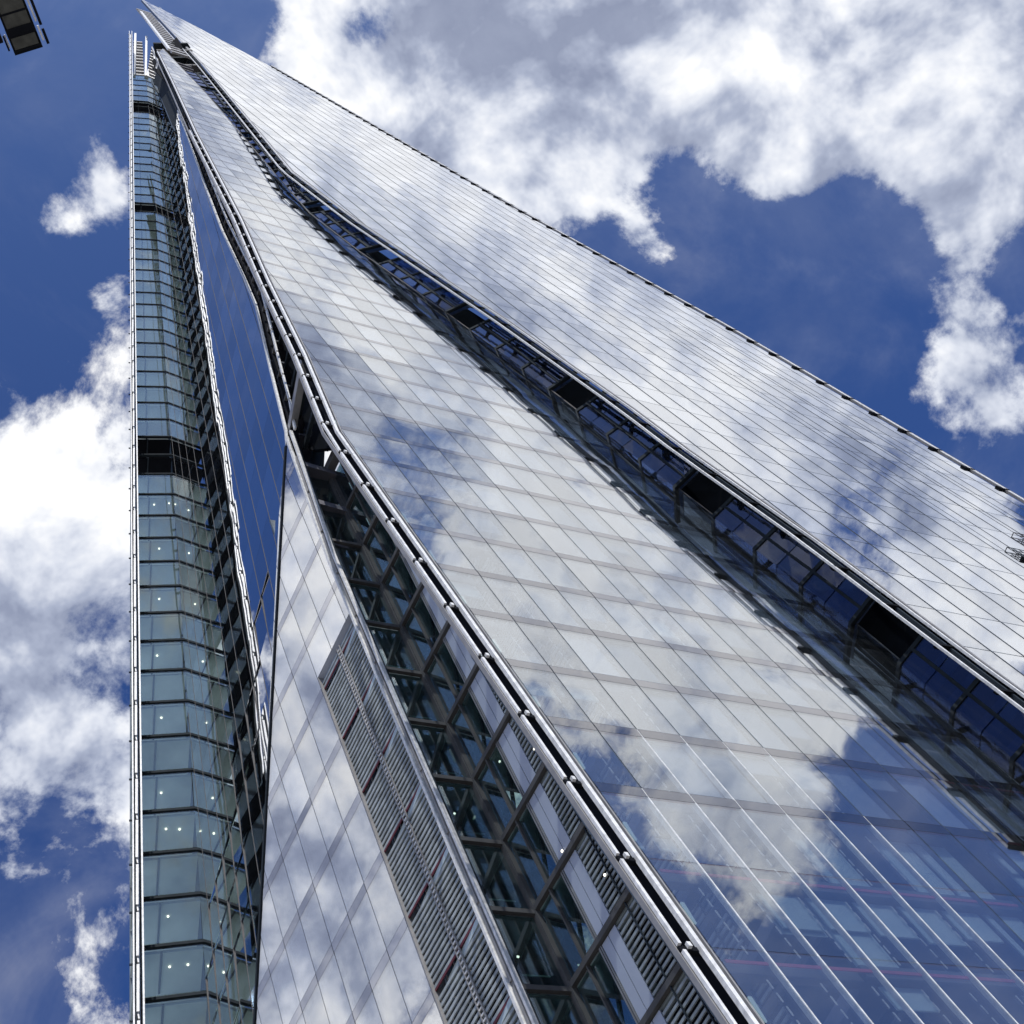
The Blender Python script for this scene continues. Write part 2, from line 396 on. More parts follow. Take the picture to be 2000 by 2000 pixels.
def clip(poly, ax, lim, keep_less):
    out = []; n = len(poly)
    for i in range(n):
        p, q = poly[i], poly[(i + 1) % n]
        ip = (p[ax] <= lim) if keep_less else (p[ax] >= lim); iq = (q[ax] <= lim) if keep_less else (q[ax] >= lim)
        if ip: out.append(p)
        if ip != iq:
            t = (lim - p[ax]) / (q[ax] - p[ax]); out.append((p[0] + t * (q[0] - p[0]), p[1] + t * (q[1] - p[1])))
    return out
def cell(poly, a0, a1, b0, b1):
    p = clip(poly, 0, a0, False)
    if p: p = clip(p, 0, a1, True)
    if p: p = clip(p, 1, b0, False)
    if p: p = clip(p, 1, b1, True)
    r = []
    for q in p:
        if not r or abs(q[0] - r[-1][0]) + abs(q[1] - r[-1][1]) > 1e-4: r.append(q)
    if len(r) > 2 and abs(r[0][0] - r[-1][0]) + abs(r[0][1] - r[-1][1]) < 1e-4: r.pop()
    return r if len(r) > 2 else []
def area(p): return abs(sum(p[i][0] * p[(i + 1) % len(p)][1] - p[(i + 1) % len(p)][0] * p[i][1] for i in range(len(p)))) / 2
def xspan(poly, b):                 # a-range of the outline at height b
    xs = []
    for i in range(len(poly)):
        p, q = poly[i], poly[(i + 1) % len(poly)]
        if (p[1] - b) * (q[1] - b) < 0: xs.append(p[0] + (b - p[1]) / (q[1] - p[1]) * (q[0] - p[0]))
    return (min(xs), max(xs)) if len(xs) > 1 else None
def yspan(poly, a):
    ys = []
    for i in range(len(poly)):
        p, q = poly[i], poly[(i + 1) % len(poly)]
        if (p[0] - a) * (q[0] - a) < 0: ys.append(p[1] + (a - p[0]) / (q[0] - p[0]) * (q[1] - p[1]))
    return (min(ys), max(ys)) if len(ys) > 1 else None

PANELS = []      # (pixel area, facade part, facet, outline, full size?, gaps, material)
def pxarea(F, p):
    q = [to_px(F.at(a, b)) for a, b in p]
    if any(x is None for x in q): return 0
    if not any(-20 < x[0] < 2020 and -20 < x[1] < 2020 for x in q): return 0
    return area(q)
def facade(F, poly, part, mat, gv, gh, a0=0.0, b0=0.0, pw=PW, fh=FH, thick=.03):
    amin, amax = min(p[0] for p in poly), max(p[0] for p in poly); bmin, bmax = min(p[1] for p in poly), max(p[1] for p in poly)
    i = math.floor((amin - a0) / pw)
    while a0 + i * pw < amax:
        j = math.floor((bmin - b0) / fh)
        while b0 + j * fh < bmax:
            x0, x1, y0, y1 = a0 + i * pw + gv / 2, a0 + (i + 1) * pw - gv / 2, b0 + j * fh + gh / 2, b0 + (j + 1) * fh - gh / 2
            c = cell(poly, x0, x1, y0, y1)
            if c and area(c) > .04:
                full = abs(area(c) - (x1 - x0) * (y1 - y0)) < 1e-3
                PANELS.append((pxarea(F, c), part, F, c, (x0, y0, x1, y1) if full else None, mat, thick))
            j += 1
        i += 1
def flush_panels():
    PANELS.sort(key=lambda t: -t[0])
    shared = {}; rest = {}
    for k, (ar, part, F, c, full, mat, th) in enumerate(PANELS):
        if k < 300 and ar > 60:
            if full:
                key = (id(F), round(full[2] - full[0], 3), round(full[3] - full[1], 3), mat.name)
                if key not in shared:
                    w, h = full[2] - full[0], full[3] - full[1]; mb = MB()
                    mb.prism([Vector((0, 0, 0)), Vector((w, 0, 0)), Vector((w, h, 0)), Vector((0, h, 0))], Vector((0, 0, -th)))
                    me = mb.mesh('glass_panel'); me.materials.append(mat); shared[key] = me
                me = shared[key]; mw = F.mw.copy(); mw.translation = F.at(full[0], full[1])
                obj('glass_panel', me, part, None, mw)
            else:
                mb = MB(); mb.prism([F.at(a, b) for a, b in c], F.n * -th); mb.build('glass_panel', mat, part)
        else:
            rest.setdefault((part, mat.name), (MB(), mat))[0].prism([F.at(a, b) for a, b in c], F.n * -th)
    for (part, _), (mb, mat) in rest.items(): mb.build('far_glass_panels', mat, part, kind='stuff')

def mullions(F, poly, part, mat, w, c0, c1, a0=0.0, pw=PW, name='mullion'):
    amin, amax = min(p[0] for p in poly), max(p[0] for p in poly)
    i = math.floor((amin - a0) / pw) + 1
    while a0 + i * pw < amax:
        ys = yspan(poly, a0 + i * pw + .001)
        if ys and ys[1] - ys[0] > 1:
            mb = MB(); F.slab(mb, a0 + i * pw - w / 2, a0 + i * pw + w / 2, ys[0], ys[1], c0, c1); mb.build(name, mat, part)
        i += 1
def slabs(F, poly, part, mat, depth, c0=-.3, hgt=.46, jmax=99, name='floor_slab', inset=(0, 0), red=-99):
    bmin, bmax = min(p[1] for p in poly), max(p[1] for p in poly)
    j = math.floor(bmin / FH) + 1; far = MB(); nfar = 0
    while j * FH < bmax:
        b = j * FH; sp = xspan(poly, b - hgt / 2)
        if sp and sp[1] - sp[0] > .5:
            x0, x1 = sp[0] + inset[0], sp[1] - inset[1]
            if x1 > x0 + .3:
                tgt = MB() if j < jmax else far
                # slab keeps level: its depth direction is the horizontal inward normal
                hn = Vector((F.n.x, F.n.y, 0)).normalized() * -depth
                tgt.prism([F.at(x0, b - hgt, c0), F.at(x1, b - hgt, c0), F.at(x1, b - .03, c0), F.at(x0, b - .03, c0)], hn)
                if j < jmax: tgt.build(name, mat, part)
                else: nfar += 1
        j += 1
    if nfar: far.build('far_floor_slabs', mat, part, kind='stuff')

def bands(F, poly, part, mat, gv, pw=PW, j0=-99, h=.46, a0=0.0, near=14):
    amin, amax = min(p[0] for p in poly), max(p[0] for p in poly); bmin, bmax = min(p[1] for p in poly), max(p[1] for p in poly)
    far = MB(); j = max(j0, math.floor(bmin / FH) + 1)
    while j * FH < bmax + h:
        tgt = MB() if j < near else far
        i = math.floor((amin - a0) / pw)
        while a0 + i * pw < amax:
            c = cell(poly, a0 + i * pw + gv / 2, a0 + (i + 1) * pw - gv / 2, j * FH - h, j * FH - .015)
            if c and area(c) > .02: tgt.prism([F.at(a, b, .006) for a, b in c], F.n * -.004)
            i += 1
        if tgt is not far and tgt.v: tgt.build('spandrel_band', mat, part)
        j += 1
    if far.v: far.build('far_spandrel_bands', mat, part, kind='stuff')

# ------------------------------------------------------------ the ground
g = MB(); g.prism([Vector((-3000, -3000, -.5)), Vector((3000, -3000, -.5)), Vector((3000, 3000, -.5)), Vector((-3000, 3000, -.5))], Vector((0, 0, .5)))
go = g.build('ground', M['concrete'], None); go['kind'] = 'structure'

# ------------------------------------------------------------ facade B: broad leaning right-centre face
BL = [(-.02, -23.4), (-.02, 33.0), (1.3, 44.49), (2.65, 59.12), (4.53, 76.79), (7.86, 114.94), (11.66, 153.51), (14.73, 186.05)]
BR = [(19.5, -23.4), (19.5, 14), (19.4, 23), (18.7, 28.5), (17.6, 40), (16.3, 54.7), (15.27, 61.5), (14.18, 69), (12.82, 77), (11.7, 87.5), (12.52, 104.84), (13.48, 123.17), (15.0, 152.35), (16.2, 192.7)]
PB = BL + BR[::-1]
def frame(name, label): 
    o = bpy.data.objects.new(name, None)
    return o
def facade_part(F, poly, mat, cc, label, grow=0.0):
    """core wall of one facade; its panels, mullions and slabs are its sub-parts"""
    mb = MB(); mb.prism([F.at(a, b, cc) for a, b in poly], F.n * -.2)
    return mb.build('facade', mat, tower, label=label)
fb = facade_part(FB, [(a + (4.3 if b < 60 else 3.0 if b < 130 else 1.0) if (a, b) in BL else a - .4, b) for a, b in PB], M['core'], -4.6, 'broad leaning facade of clear glass with white mullions and floor bands')
facade(FB, PB, fb, M['glassB'], .045, .03)
bands(FB, PB, fb, M['bandB'], .045, j0=2)
sunlit_to = {1: 2, 2: 3, 3: 3, 4: 3, 5: 3, 6: 2}  # floor up to which each mullion is coloured white as if sunlit
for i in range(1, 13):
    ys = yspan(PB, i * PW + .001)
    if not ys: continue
    wt = sunlit_to.get(i, -7) * FH
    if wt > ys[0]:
        mb = MB(); FB.slab(mb, i * PW - .035, i * PW + .035, ys[0], wt, -.16, -.012); mb.build('mullion', M['alu'], fb, label='lower length of mullion, coloured white for a sunlit look')
    mb = MB(); FB.slab(mb, i * PW - .03, i * PW + .03, max(ys[0], wt), ys[1], -.16, -.02); mb.build('mullion', M['gasket'], fb)  # same mullion continued in a dark colour, as out of the sun
slabs(FB, PB, fb, M['slab'], 4.2, -.16, .46, 16, inset=(4.25, .1))
slabs(FB, [(a, b) for a, b in BL] + [(a + 4.24, b) for a, b in BL[::-1]], fb, M['slab'], .22, -.32, .46, 16, name='edge_beam')
for j in range(-3, 4):              # red lines along the lower slabs
    mb = MB(); FB.slab(mb, .3, 19.0, j * FH - .32, j * FH - .21, -.155, -.13); mb.build('red_floor_line', M['pink'], fb)
for (i, j, w0, w1, dh) in ((0, 0, .15, .7, .5), (1, 1, .2, .8, .35), (0, 2, .1, .6, .6), (0, 1, .6, 1.2, .4), (1, 4, .1, .9, .7), (0, 4, .2, .8, .6), (0, 6, .3, 1.0, .5), (1, 3, .4, 1.1, .45)):
    mb = MB(); FB.slab(mb, i * PW + w0, i * PW + w1, (j + 1) * FH - 1.2 - dh, (j + 1) * FH - 1.0, -.9, -.86); mb.build('hung_panel', M['blind'], fb)
for i, dh in ((2, 1.35), (3, 1.25), (4, 1.35), (5, 1.5), (6, 1.2)):
    mb = MB(); FB.slab(mb, i * PW + .1, (i + 1) * PW - .12, FH - .52 - dh, FH - .52, -.40, -.36); mb.build('roller_blind', M['blind'], fb)
for i, j, dh in ((3, -1, .8), (6, -1, 1.3), (0, 3, .9), (1, 3, .7), (7, 0, 2.0), (4, -2, 1.2), (9, 1, 1.1), (5, 5, 1.4), (3, 6, 1.2), (7, 7, 1.3), (0, 5, 1.0)):
    mb = MB(); FB.slab(mb, i * PW + .1, (i + 1) * PW - .12, (j + 1) * FH - .52 - dh, (j + 1) * FH - .52, -.40, -.36); mb.build('roller_blind', M['blind'], fb)
mb = MB()                            # bright slots beside the inner mullions
for i in (1, 2, 3, 4, 5, 6):
    for j in range(-3, 6):
        for k in range(6):
            b = j * FH + .25 + k * .44
            FB.slab(mb, i * PW - .24, i * PW - .20, b, b + .30, -.30, -.28)
mb.build('mullion_slots', M['alu'], fb, kind='stuff')
for j in range(-3, 12):             # glowing bars behind the first pane column, standing in for reflected downlight panels
    mb = MB(); FB.bar(mb, .72, j * FH + 2.42, .66, j * FH + 1.62, .10, -.55, -.5); mb.build('reflection_bar', M['refl_glow'], fb)
def blind_rows(F, poly, part, j0, j1, c, x0, pw, keep, mat):
    far = MB()
    for j in range(j0, j1):
        sp = xspan(poly, (j + .5) * FH)
        if not sp: continue
        tgt = MB() if j < 16 else far; i = math.ceil((sp[0] + x0) / pw); any_ = False
        while (i + 1) * pw < sp[1] - .2:
            r = random.random()
            if r < keep:
                dh = (FH - .5) * (1 if r < keep * .7 else random.uniform(.25, .9))
                F.slab(tgt, i * pw + .07, (i + 1) * pw - .07, (j + 1) * FH - .48 - dh, (j + 1) * FH - .48, c - .02, c); any_ = True
            i += 1
        if any_ and tgt is not far: tgt.build('roller_blinds', mat, part)
    if far.v: far.build('far_roller_blinds', mat, part, kind='stuff')
blind_rows(FB, PB, fb, 2, 55, -.20, 3.0, PW, .72, M['paleblind'])
blind_rows(FB, PB, fb, -4, 2, -.45, 3.0, PW, .30, M['blind'])
# inner edge return wall of facade B so that the rooms are closed
for (pl, off) in (([(x + (4.3 if y < 60 else 3.0 if y < 130 else 1.0), y) for x, y in BL if y > 40], 0), (BR, -.05)):
    mb = MB()
    for (p, q) in zip(pl[:-1], pl[1:]):
        mb.prism([FB.at(p[0] + off, p[1], -.3), FB.at(q[0] + off, q[1], -.3), FB.at(q[0] + off, q[1], -4.6), FB.at(p[0] + off, p[1], -4.6)], FB.h * .1)
    mb.build('return_wall', M['charcoal'], fb)

# ------------------------------------------------------------ facade D: lower left upright face with the louvres
LT = 4.22 * FH
PD_glass = [(-24, -39), (.0, -39), (0, LT), (3.42, LT), (3.5, 18.2), (4.2, 28.9), (3.9, 28.95), (1.57, 26.06), (-6.34, 13.3), (-10.99, 5.69), (-24, -14.7)]
fd = facade_part(FD, [(-24, -39), (3.3, -39), (3.3, 28.2), (1.2, 25.4), (-6.8, 13.7), (-11.5, 5.2), (-24, -17.5)], M['core'], -3.2, 'upright lower left facade of pale reflective glass beside louvres')
facade(FD, PD_glass, fd, M['glassD'], .035, .02)
bands(FD, PD_glass, fd, M['bandD'], .035)
mullions(FD, PD_glass, fd, M['gasket'], .035, -.14, -.02)
slabs(FD, PD_glass, fd, M['slab'], 2.7, -.2, .46, 30, inset=(.2, .05))
mb = MB()
for i in range(-8, 1):
    for j in range(-4, 8):
        if xspan(PD_glass, j * FH + 1.5) and xspan(PD_glass, j * FH + 1.5)[0] < i * PW - .5 and (i <= 0 or j > 4):
            for dx in (-.20, -.30):
                FD.slab(mb, i * PW + dx - .012, i * PW + dx + .012, j * FH + .1, (j + 1) * FH - .5, -.17, -.15)
            for k in range(7): FD.slab(mb, i * PW - .30, i * PW - .20, j * FH + .3 + k * .4, j * FH + .33 + k * .4, -.17, -.15)
mb.build('inner_ladder_frames', M['alu_grey'], fd, kind='stuff')
blind_rows(FD, [(a, b) for a, b in PD_glass], fd, -11, 8, -.25, .0, PW, .93, M['paleblind'])
# louvre screen
lv = MB(); FD.slab(lv, 0.02, 3.40, -39, LT - .1, -.75, -.70)
lvo = lv.build('louvre_screen', M['black'], tower, label='dark louvred panel set into the lower left facade')
nf = 13; cnt = 0
b = -8 * FH
me = {}
while b < LT - .9 * FH / nf:
    jf = (b / FH) % 1
    if jf < .86:
        for k, (s0, s1) in enumerate(((.06, .60), (.64, 1.17), (1.21, 1.74), (1.90, 2.42), (2.46, 2.95), (2.99, 3.36))):
            pass
        key = 's'
        if key not in me:
            m1 = MB(); tilt = .06
            m1.prism([Vector((0, 0, 0)), Vector((3.3, 0, 0)), Vector((3.3, .0, -.05)), Vector((0, .0, -.05))], Vector((0, -.12, .0)))
            me[key] = m1.mesh('louvre_slat'); me[key].materials.append(M['louvre'])
        if cnt < 160:
            mw = FD.mw.copy(); mw.translation = FD.at(.05, b + .12, -.12)
            obj('louvre_slat', me[key], lvo, None, mw); cnt += 1
    b += FH / nf
for a in (1.18, 1.76, 1.90, 2.44, 2.97, .62):
    mb = MB(); FD.slab(mb, a - .018, a + .018, -39, LT - .2, -.34, -.28) ; mb.build('louvre_post', M['alu_grey'], lvo)
mb = MB()
bb = -8 * FH
while bb < LT - .5:                  # ladder between the two middle posts
    FD.slab(mb, 1.72, 1.94, bb, bb + .06, -.10, -.06); bb += .22
mb.build('cable_ladder', M['alu'], lvo, kind='stuff')
for a in (1.72, 1.94):
    mb = MB(); FD.slab(mb, a - .02, a + .02, -39, LT - .3, -.10, -.05); mb.build('ladder_rail', M['alu_grey'], lvo)
for j in range(-10, 5):
    mb = MB(); FD.slab(mb, .04, 3.36, j * FH - .11, j * FH - .03, -.15, -.11); mb.build('floor_beam', M['red'], lvo)
mb = MB()
mb.prism([FD.at(.02, LT, -.02), FD.at(3.42, LT, -.02), FD.at(3.42, LT - .10, -.75), FD.at(.02, LT - .10, -.75)], Vector((0, 0, .06)))
mb.build('louvre_head', M['pale'], lvo)
mb = MB(); FD.slab(mb, .0, .05, -39, LT, -.7, 0); mb.build('louvre_jamb', M['alu_grey'], lvo)

# ------------------------------------------------------------ facade C: tall narrow blue face above the fold
CLp = [(-23.0, -17.5), (-21.79, -.94), (-20.33, 19.31), (-18.91, 38.84), (-16.09, 76.85), (-12.4, 128.4), (-8.73, 179.9)]
CRp = [(.0, .05), (.29, 1.18), (.7, 9.65), (1.35, 19.78), (1.05, 26.59), (.04, 44.13), (-.63, 66.16), (-1.23, 91.41), (-2.67, 139.29), (-4.44, 182)]
PC = CLp + CRp[::-1] + [(-16.39, -23.33)] + [(-23.0, -32.8)]
fc = facade_part(FC, [(a + .3 if a < -9 else a - .6, b + (5 if (a, b) in ((-16.39, -23.33), (-23.0, -32.8)) else 2 if b < 1 else 0)) for a, b in PC], M['core'], -2.2, 'narrow dark blue upper facade between the left strip and the lower facade')
CW = 1.58
facade(FC, PC, fc, M['glassC'], .05, .02, a0=-.6, pw=CW)
mullions(FC, [p for p in PC], fc, M['steel'], .03, -.12, .012, a0=-.6, pw=CW)
slabs(FC, PC, fc, M['slab'], 1.8, -.25, .3, 3, inset=(.4, .8))
# crease cap between C and D
mb = MB()
p, q = FD.at(3.79, 28.85, .02), FD.at(-26, -17.0 - 1.5, .02)
q = FD.at(-23.0, -12.2, .02)
FD.bar(mb, 3.79, 28.85, -10.99, 5.69, .14, -.05, .05); FD.bar(mb, -10.99, 5.69, -24, -17, .14, -.05, .05)
mb.build('crease_cap', M['charcoal'], fc)

# ------------------------------------------------------------ left strip A: floors between the left fin and facade C
def Aa(b): return -1.42 + (b + 15.42) * (16.61 + 1.42) / (179.37 + 15.42)
def Aw(b): return 3.35 - (b + 17) * .0058
def Al(b): return Aa(b) - Aw(b)
mb = MB(); mb.prism([FA.at(Al(-62), -62, -5), FA.at(Aa(-62) + 1, -62, -5), FA.at(Aa(205) + 1, 205, -5), FA.at(Al(205), 205, -5)], FA.n * -.2)
fa = mb.build('corner_strip', M['core'], tower, label='narrow strip of teal floors beside the left fin')
DARKF = (19, 20, -99, 38.5, 52, 53, 54)
dark_rows = {12, 13, 32, 46, 47}
OFF = .07
jj = -17
while jj * FH + OFF < 179:
    b0 = jj * FH + OFF; b1 = b0 + FH
    dark = jj in dark_rows
    mb = MB(); mb.prism([FA.at(Al(b0), b0 + .2, 0), FA.at(Aa(b0), b0 + .2, 0), FA.at(Aa(b1), b1 - .2, 0), FA.at(Al(b1), b1 - .2, 0)], FA.n * -.04)
    if not dark: mb.build('window_pane', M['glassA'], fa)
    # transom beam
    mb = MB(); th = .13 if jj < -8 else .09 if jj < 8 else .07; mb.prism([FA.at(Al(b0), b0 - th, .06), FA.at(Aa(b0) + .02, b0 - th, .06), FA.at(Aa(b0) + .02, b0 + th, .06), FA.at(Al(b0), b0 + th, .06)], FA.n * -.2)
    mb.build('transom', M['charcoal'], fa)
    # ceiling with a joint running into the room
    hn = Vector((FA.n.x, FA.n.y, 0)).normalized() * -4.6
    mb = MB(); mb.prism([FA.at(Al(b1), b1 - .24, -.25), FA.at(Aa(b1), b1 - .24, -.25), FA.at(Aa(b1), b1 - .05, -.25), FA.at(Al(b1), b1 - .05, -.25)], hn)
    mb.build('ceiling_slab', M['black'] if dark else (M['ceilB'] if jj in (-17, -16) else M['ceilA']), fa)
    mb = MB()
    for t_ in ((.30, .82) if jj < -10 else (.34,)):
        p = FA.at(Al(b1) + Aw(b1) * (.12 + .8 * t_), b1 - .26, -.1); e = FA.h * .05
        mb.prism([p - e, p + e, p + e + hn * .6, p - e + hn * .6], Vector((0, 0, -.06)))
    mb.build('ceiling_joint', M['gasket'], fa)
    jj += 1
for k in (0, 1):
    mb = MB(); mb.prism([FA.at(Aa(-62) - 1.0 - k * 2.2, -62, .03), FA.at(Aa(-62) - .94 - k * 2.2, -62, .03), FA.at(Aa(179) - .94 - k * 2.2, 179, .03), FA.at(Aa(179) - 1.0 - k * 2.2, 179, .03)], FA.n * -.1)
    if k == 9: mb.build('mullion', M['gasket'], fa)
for (dj, t_, dd) in ((-15, .5, 1.2), (-13, .48, 1.3), (-4, .5, .9), (-4, .83, .9), (-3, .5, .8), (-1, .52, .8), (-1, .8, .9), (0, .45, 1.0), (2, .5, .7), (4, .45, .7), (6, .55, .6), (8, .6, .5), (10, .5, .5), (10, .95, .4)):
    b1 = (dj + 1) * FH + OFF; hn = Vector((FA.n.x, FA.n.y, 0)).normalized() * -dd
    p = FA.at(Al(b1) + Aw(b1) * (.12 + .8 * t_), b1 - .31, -.25) + hn
    mb = MB(); mb.prism([p + Vector((.055 * math.cos(x), .055 * math.sin(x), 0)) for x in [k * math.pi / 4 for k in range(8)]], Vector((0, 0, .04)))
    mb.build('downlight', M['lamp'], fa)
# open steel frame above the strip
mb = MB()
for k in range(12):
    b0 = 180.5 + k * 2.3
    mb = MB(); mb.prism([FA.at(Al(b0) + .3, b0, 0), FA.at(Aa(b0) - .3, b0, 0), FA.at(Aa(b0) - .3, b0 + .5, 0), FA.at(Al(b0) + .3, b0 + .5, 0)], FA.n * -.5)
    mb.build('frame_rung', M['alu_grey'], fa)
for off in (.2, 1.9):
    mb = MB(); mb.prism([FA.at(Al(179) + off, 179, .3), FA.at(Al(179) + off + .35, 179, .3), FA.at(Al(214) + off + .35, 212 - off, .3), FA.at(Al(214) + off, 212 - off, .3)], FA.n * -.4)
    mb.build('frame_post', M['alu'], fa)
mb = MB(); mb.prism([FA.at(Al(179) + .3, 179, -2), FA.at(Aa(179), 179, -2), FA.at(Aa(190), 190, -2), FA.at(Al(190) + .3, 190, -2)], FA.n * -.3); mb.build('plant_wall', M['black'], fa)

# left fin: edge of the hidden left facade
def Wl(b): return 15.69 + (b - 198.19) * (15.69 + 5.13) / (198.19 + 17.74)
WT = 198
p0, p1 = FW.at(Wl(-64) + .28, -64, -.2), FW.at(Wl(WT) + .28, WT, -.2)
nW = (p0 - CAM).cross(p1 - CAM).normalized(); dirw = Vector((nW.y, -nW.x, 0)).normalized()
if dirw.y < 0: dirw = -dirw
ft = MB(); ft.prism([p0, p1, p1 + dirw * 3.2, p0 + dirw * 3.2], FW.h * .05)
fw = ft.build('edge_fin', M['fin'], tower, label='thin white railed fin along the far left edge')
for k in range(0, 60):               # dark floor bands on the inner face of the fin
    b0 = -60 + k * 3.93
    if b0 > 192: break
    q0 = FW.at(Wl(b0) + .34, b0, -.3); q1 = FW.at(Wl(b0 + 1.6) + .34, b0 + 1.6, -.3)
    mb = MB(); mb.prism([q0, q1, q1 + dirw * 3.0, q0 + dirw * 3.0], FW.h * .04); mb.build('fin_band', M['black'], fw)
for (x0, x1, c0, c1, mt, nm) in ((0, .07, .0, .2, 'alu', 'edge_rail'), (.11, .16, -.2, .1, 'gasket', 'edge_rail'), (.41, .49, .0, .2, 'alu', 'edge_rail'), (.35, .40, -.5, -.2, 'black', 'edge_rail')):
    mb = MB(); mb.prism([FW.at(Wl(-64) + x0, -64, c0), FW.at(Wl(-64) + x1, -64, c0), FW.at(Wl(WT) + x1, WT, c0), FW.at(Wl(WT) + x0, WT, c0)], FW.n * (c1 - c0))
    mb.build(nm, M[mt], fw)
mb = MB(); mb.prism([FW.at(Wl(-64) + .07, -64, -.4), FW.at(Wl(-64) + .42, -64, -.4), FW.at(Wl(WT) + .42, WT, -.4), FW.at(Wl(WT) + .07, WT, -.4)], FW.n * -.05); mb.build('fin_back_plate', M['black'], fw)
for k in range(-12, 64):
    b0 = -17.42 + k * 3.33
    mb = MB()
    mb.prism([FW.at(Wl(b0) + .17, b0 + .25, 0), FW.at(Wl(b0) + .29, b0 + .25, 0), FW.at(Wl(b0 + 3) + .29, b0 + 3.05, 0), FW.at(Wl(b0 + 3) + .17, b0 + 3.05, 0)], FW.n * .12)
    mb.prism([FW.at(Wl(b0) + .20, b0 - .1, -.1), FW.at(Wl(b0) + .27, b0 - .1, -.1), FW.at(Wl(b0) + .27, b0 + .25, -.1), FW.at(Wl(b0) + .20, b0 + .25, -.1)], FW.n * .15)
    mb.build('rail_sleeve', M['alu'], fw)
    mb = MB(); mb.prism([FW.at(Wl(b0) + .15, b0 + 3.1, .0), FW.at(Wl(b0) + .36, b0 + 3.1, .0), FW.at(Wl(b0) + .36, b0 + 3.18, .0), FW.at(Wl(b0) + .15, b0 + 3.18, .0)], FW.n * .08); mb.build('rail_bracket', M['gasket'], fw)

# ------------------------------------------------------------ notch E: glazed corner between D and B
TOP = 34.5
mb = MB(); E1.slab(mb, .0, 6, -32, TOP, -3.2, -3.1)
fe = mb.build('glazed_corner', M['core'], tower, label='dark glazed inner corner with grey steel bars between the two lower facades')
EW = 2.03
def Emax(b): return -((E2.at(0, b) - FB.O).dot(FB.n)) / E2.h.dot(FB.n) - .45
for j in range(-10, 11):
    b0, b1 = j * FH + .1, (j + 1) * FH + .1
    if b1 > TOP + 1: break
    mb = MB(); E1.slab(mb, .10, EW - .12, b0 + .12, b1 - .12, -.12, -.09); mb.build('window_pane', M['glassE'], fe)
    mb = MB(); E1.slab(mb, .08, EW, b0 - .10, b0 + .10, -.08, .08); mb.build('transom', M['steel'], fe)
    mb = MB(); E2.slab(mb, .0, Emax(b0), b0 - .11, b0 + .10, -.08, .09); mb.build('transom', M['steel'], fe)
    for (x0, x1) in ((.14, .98), (1.04, 1.72)):
        mb = MB(); E2.slab(mb, x0, x1, b0 + .12, b1 - .16, -.12, -.09); mb.build('window_pane', M['glassE'], fe)
    if j > -99:
        mb = MB(); E2.slab(mb, 1.90, 2.28, b0 + .12, b1 - .16, -.10, -.04); E2.slab(mb, 2.31, 2.72, b0 + .12, b1 - .16, -.10, -.04); mb.build('pale_board', M['pale'], fe)
        mb = MB(); E2.slab(mb, 1.74, 1.80, b0 + .12, b1 - .16, -.06, .0); E2.slab(mb, 1.84, 1.88, b0 + .12, b1 - .16, -.06, .0); mb.build('frame_bead', M['alu_grey'], fe)
    hn = Vector((-.765, .644, 0))
    mb = MB(); mb.prism([E1.at(.05, b0 - .12, -.15), E1.at(EW + .1, b0 - .12, -.15), E1.at(EW + .1, b0 + .1, -.15), E1.at(.05, b0 + .1, -.15)], hn * 3); mb.build('floor_slab', M['ceiling'], fe)
    hn2 = Vector((.5786, .8156, 0))
    mb = MB(); mb.prism([E2.at(-.1, b0 - .12, -.15), E2.at(4.2, b0 - .12, -.15), E2.at(4.2, b0 + .1, -.15), E2.at(-.1, b0 + .1, -.15)], hn2 * 3); mb.build('floor_slab', M['ceiling'], fe)
    mb = MB(); E1.slab(mb, .14, .46, b0 + .16, b1 - .5, -.16, -.13); mb.build('sunlit_strip', M['alu'], fe)  # white strip put in as the sunlit edge of each pane
    mb = MB(); E1.slab(mb, .55, EW - .2, b0 + 1.05, b0 + 1.09, -.5, -.46); mb.build('handrail', M['alu'], fe)
    # raking steel inside
    mb = MB(); E2.bar(mb, .3, b0 + .2, 1.5, b1 - .3, .12, -.6, -.5); mb.build('brace', M['steel'], fe)
mb = MB(); E1.slab(mb, EW - .14, EW, -32, TOP, -.12, .08); mb.build('corner_post', M['steel'], fe)
mb = MB(); E2.slab(mb, .0, .13, -32, TOP, -.12, .10); mb.build('corner_post', M['steel'], fe)
mb = MB(); E1.slab(mb, .02, .10, -32, TOP, -.12, .06); mb.build('side_post', M['alu_grey'], fe)
mb = MB(); E2.slab(mb, .98, 1.04, -32, TOP, -.12, .04); mb.build('mid_post', M['steel'], fe)
mb = MB(); E2.slab(mb, -1, 4.4, -32, TOP, -3.2, -3.1); mb.build('back_wall', M['core'], fe)
s1 = MB(); s1.prism([Vector((0, 0, 0)), Vector((3.7, 0, 0)), Vector((3.7, .0, -.05)), Vector((0, .0, -.05))], Vector((0, -.10, .0)))
sme = s1.mesh('louvre_slat'); sme.materials.append(M['louvre'])
b = -5 * FH; cnt2 = 0
while b < 5.2 * FH:
    mw = E2.mw.copy(); mw.translation = E2.at(2.78, b, -.02)
    if .05 < ((b - .1) / FH) % 1 < .95:
        if cnt2 < 138: obj('louvre_slat', sme, fe, None, mw); cnt2 += 1
    b += FH / 14
for a in (3.55, 4.3, 5.1, 5.9):
    mb = MB(); E2.slab(mb, a - .02, a + .02, -32, 5.2 * FH, .0, .05); mb.build('louvre_post', M['gasket'], fe)
mb = MB(); mb.prism([E2.at(2.74, -32, -.5), E2.at(Emax(-32), -32, -.5), E2.at(Emax(5.2 * FH), 5.2 * FH, -.5), E2.at(2.74, 5.2 * FH, -.5)], E2.n * .05); mb.build('louvre_backing', M['black'], fe)
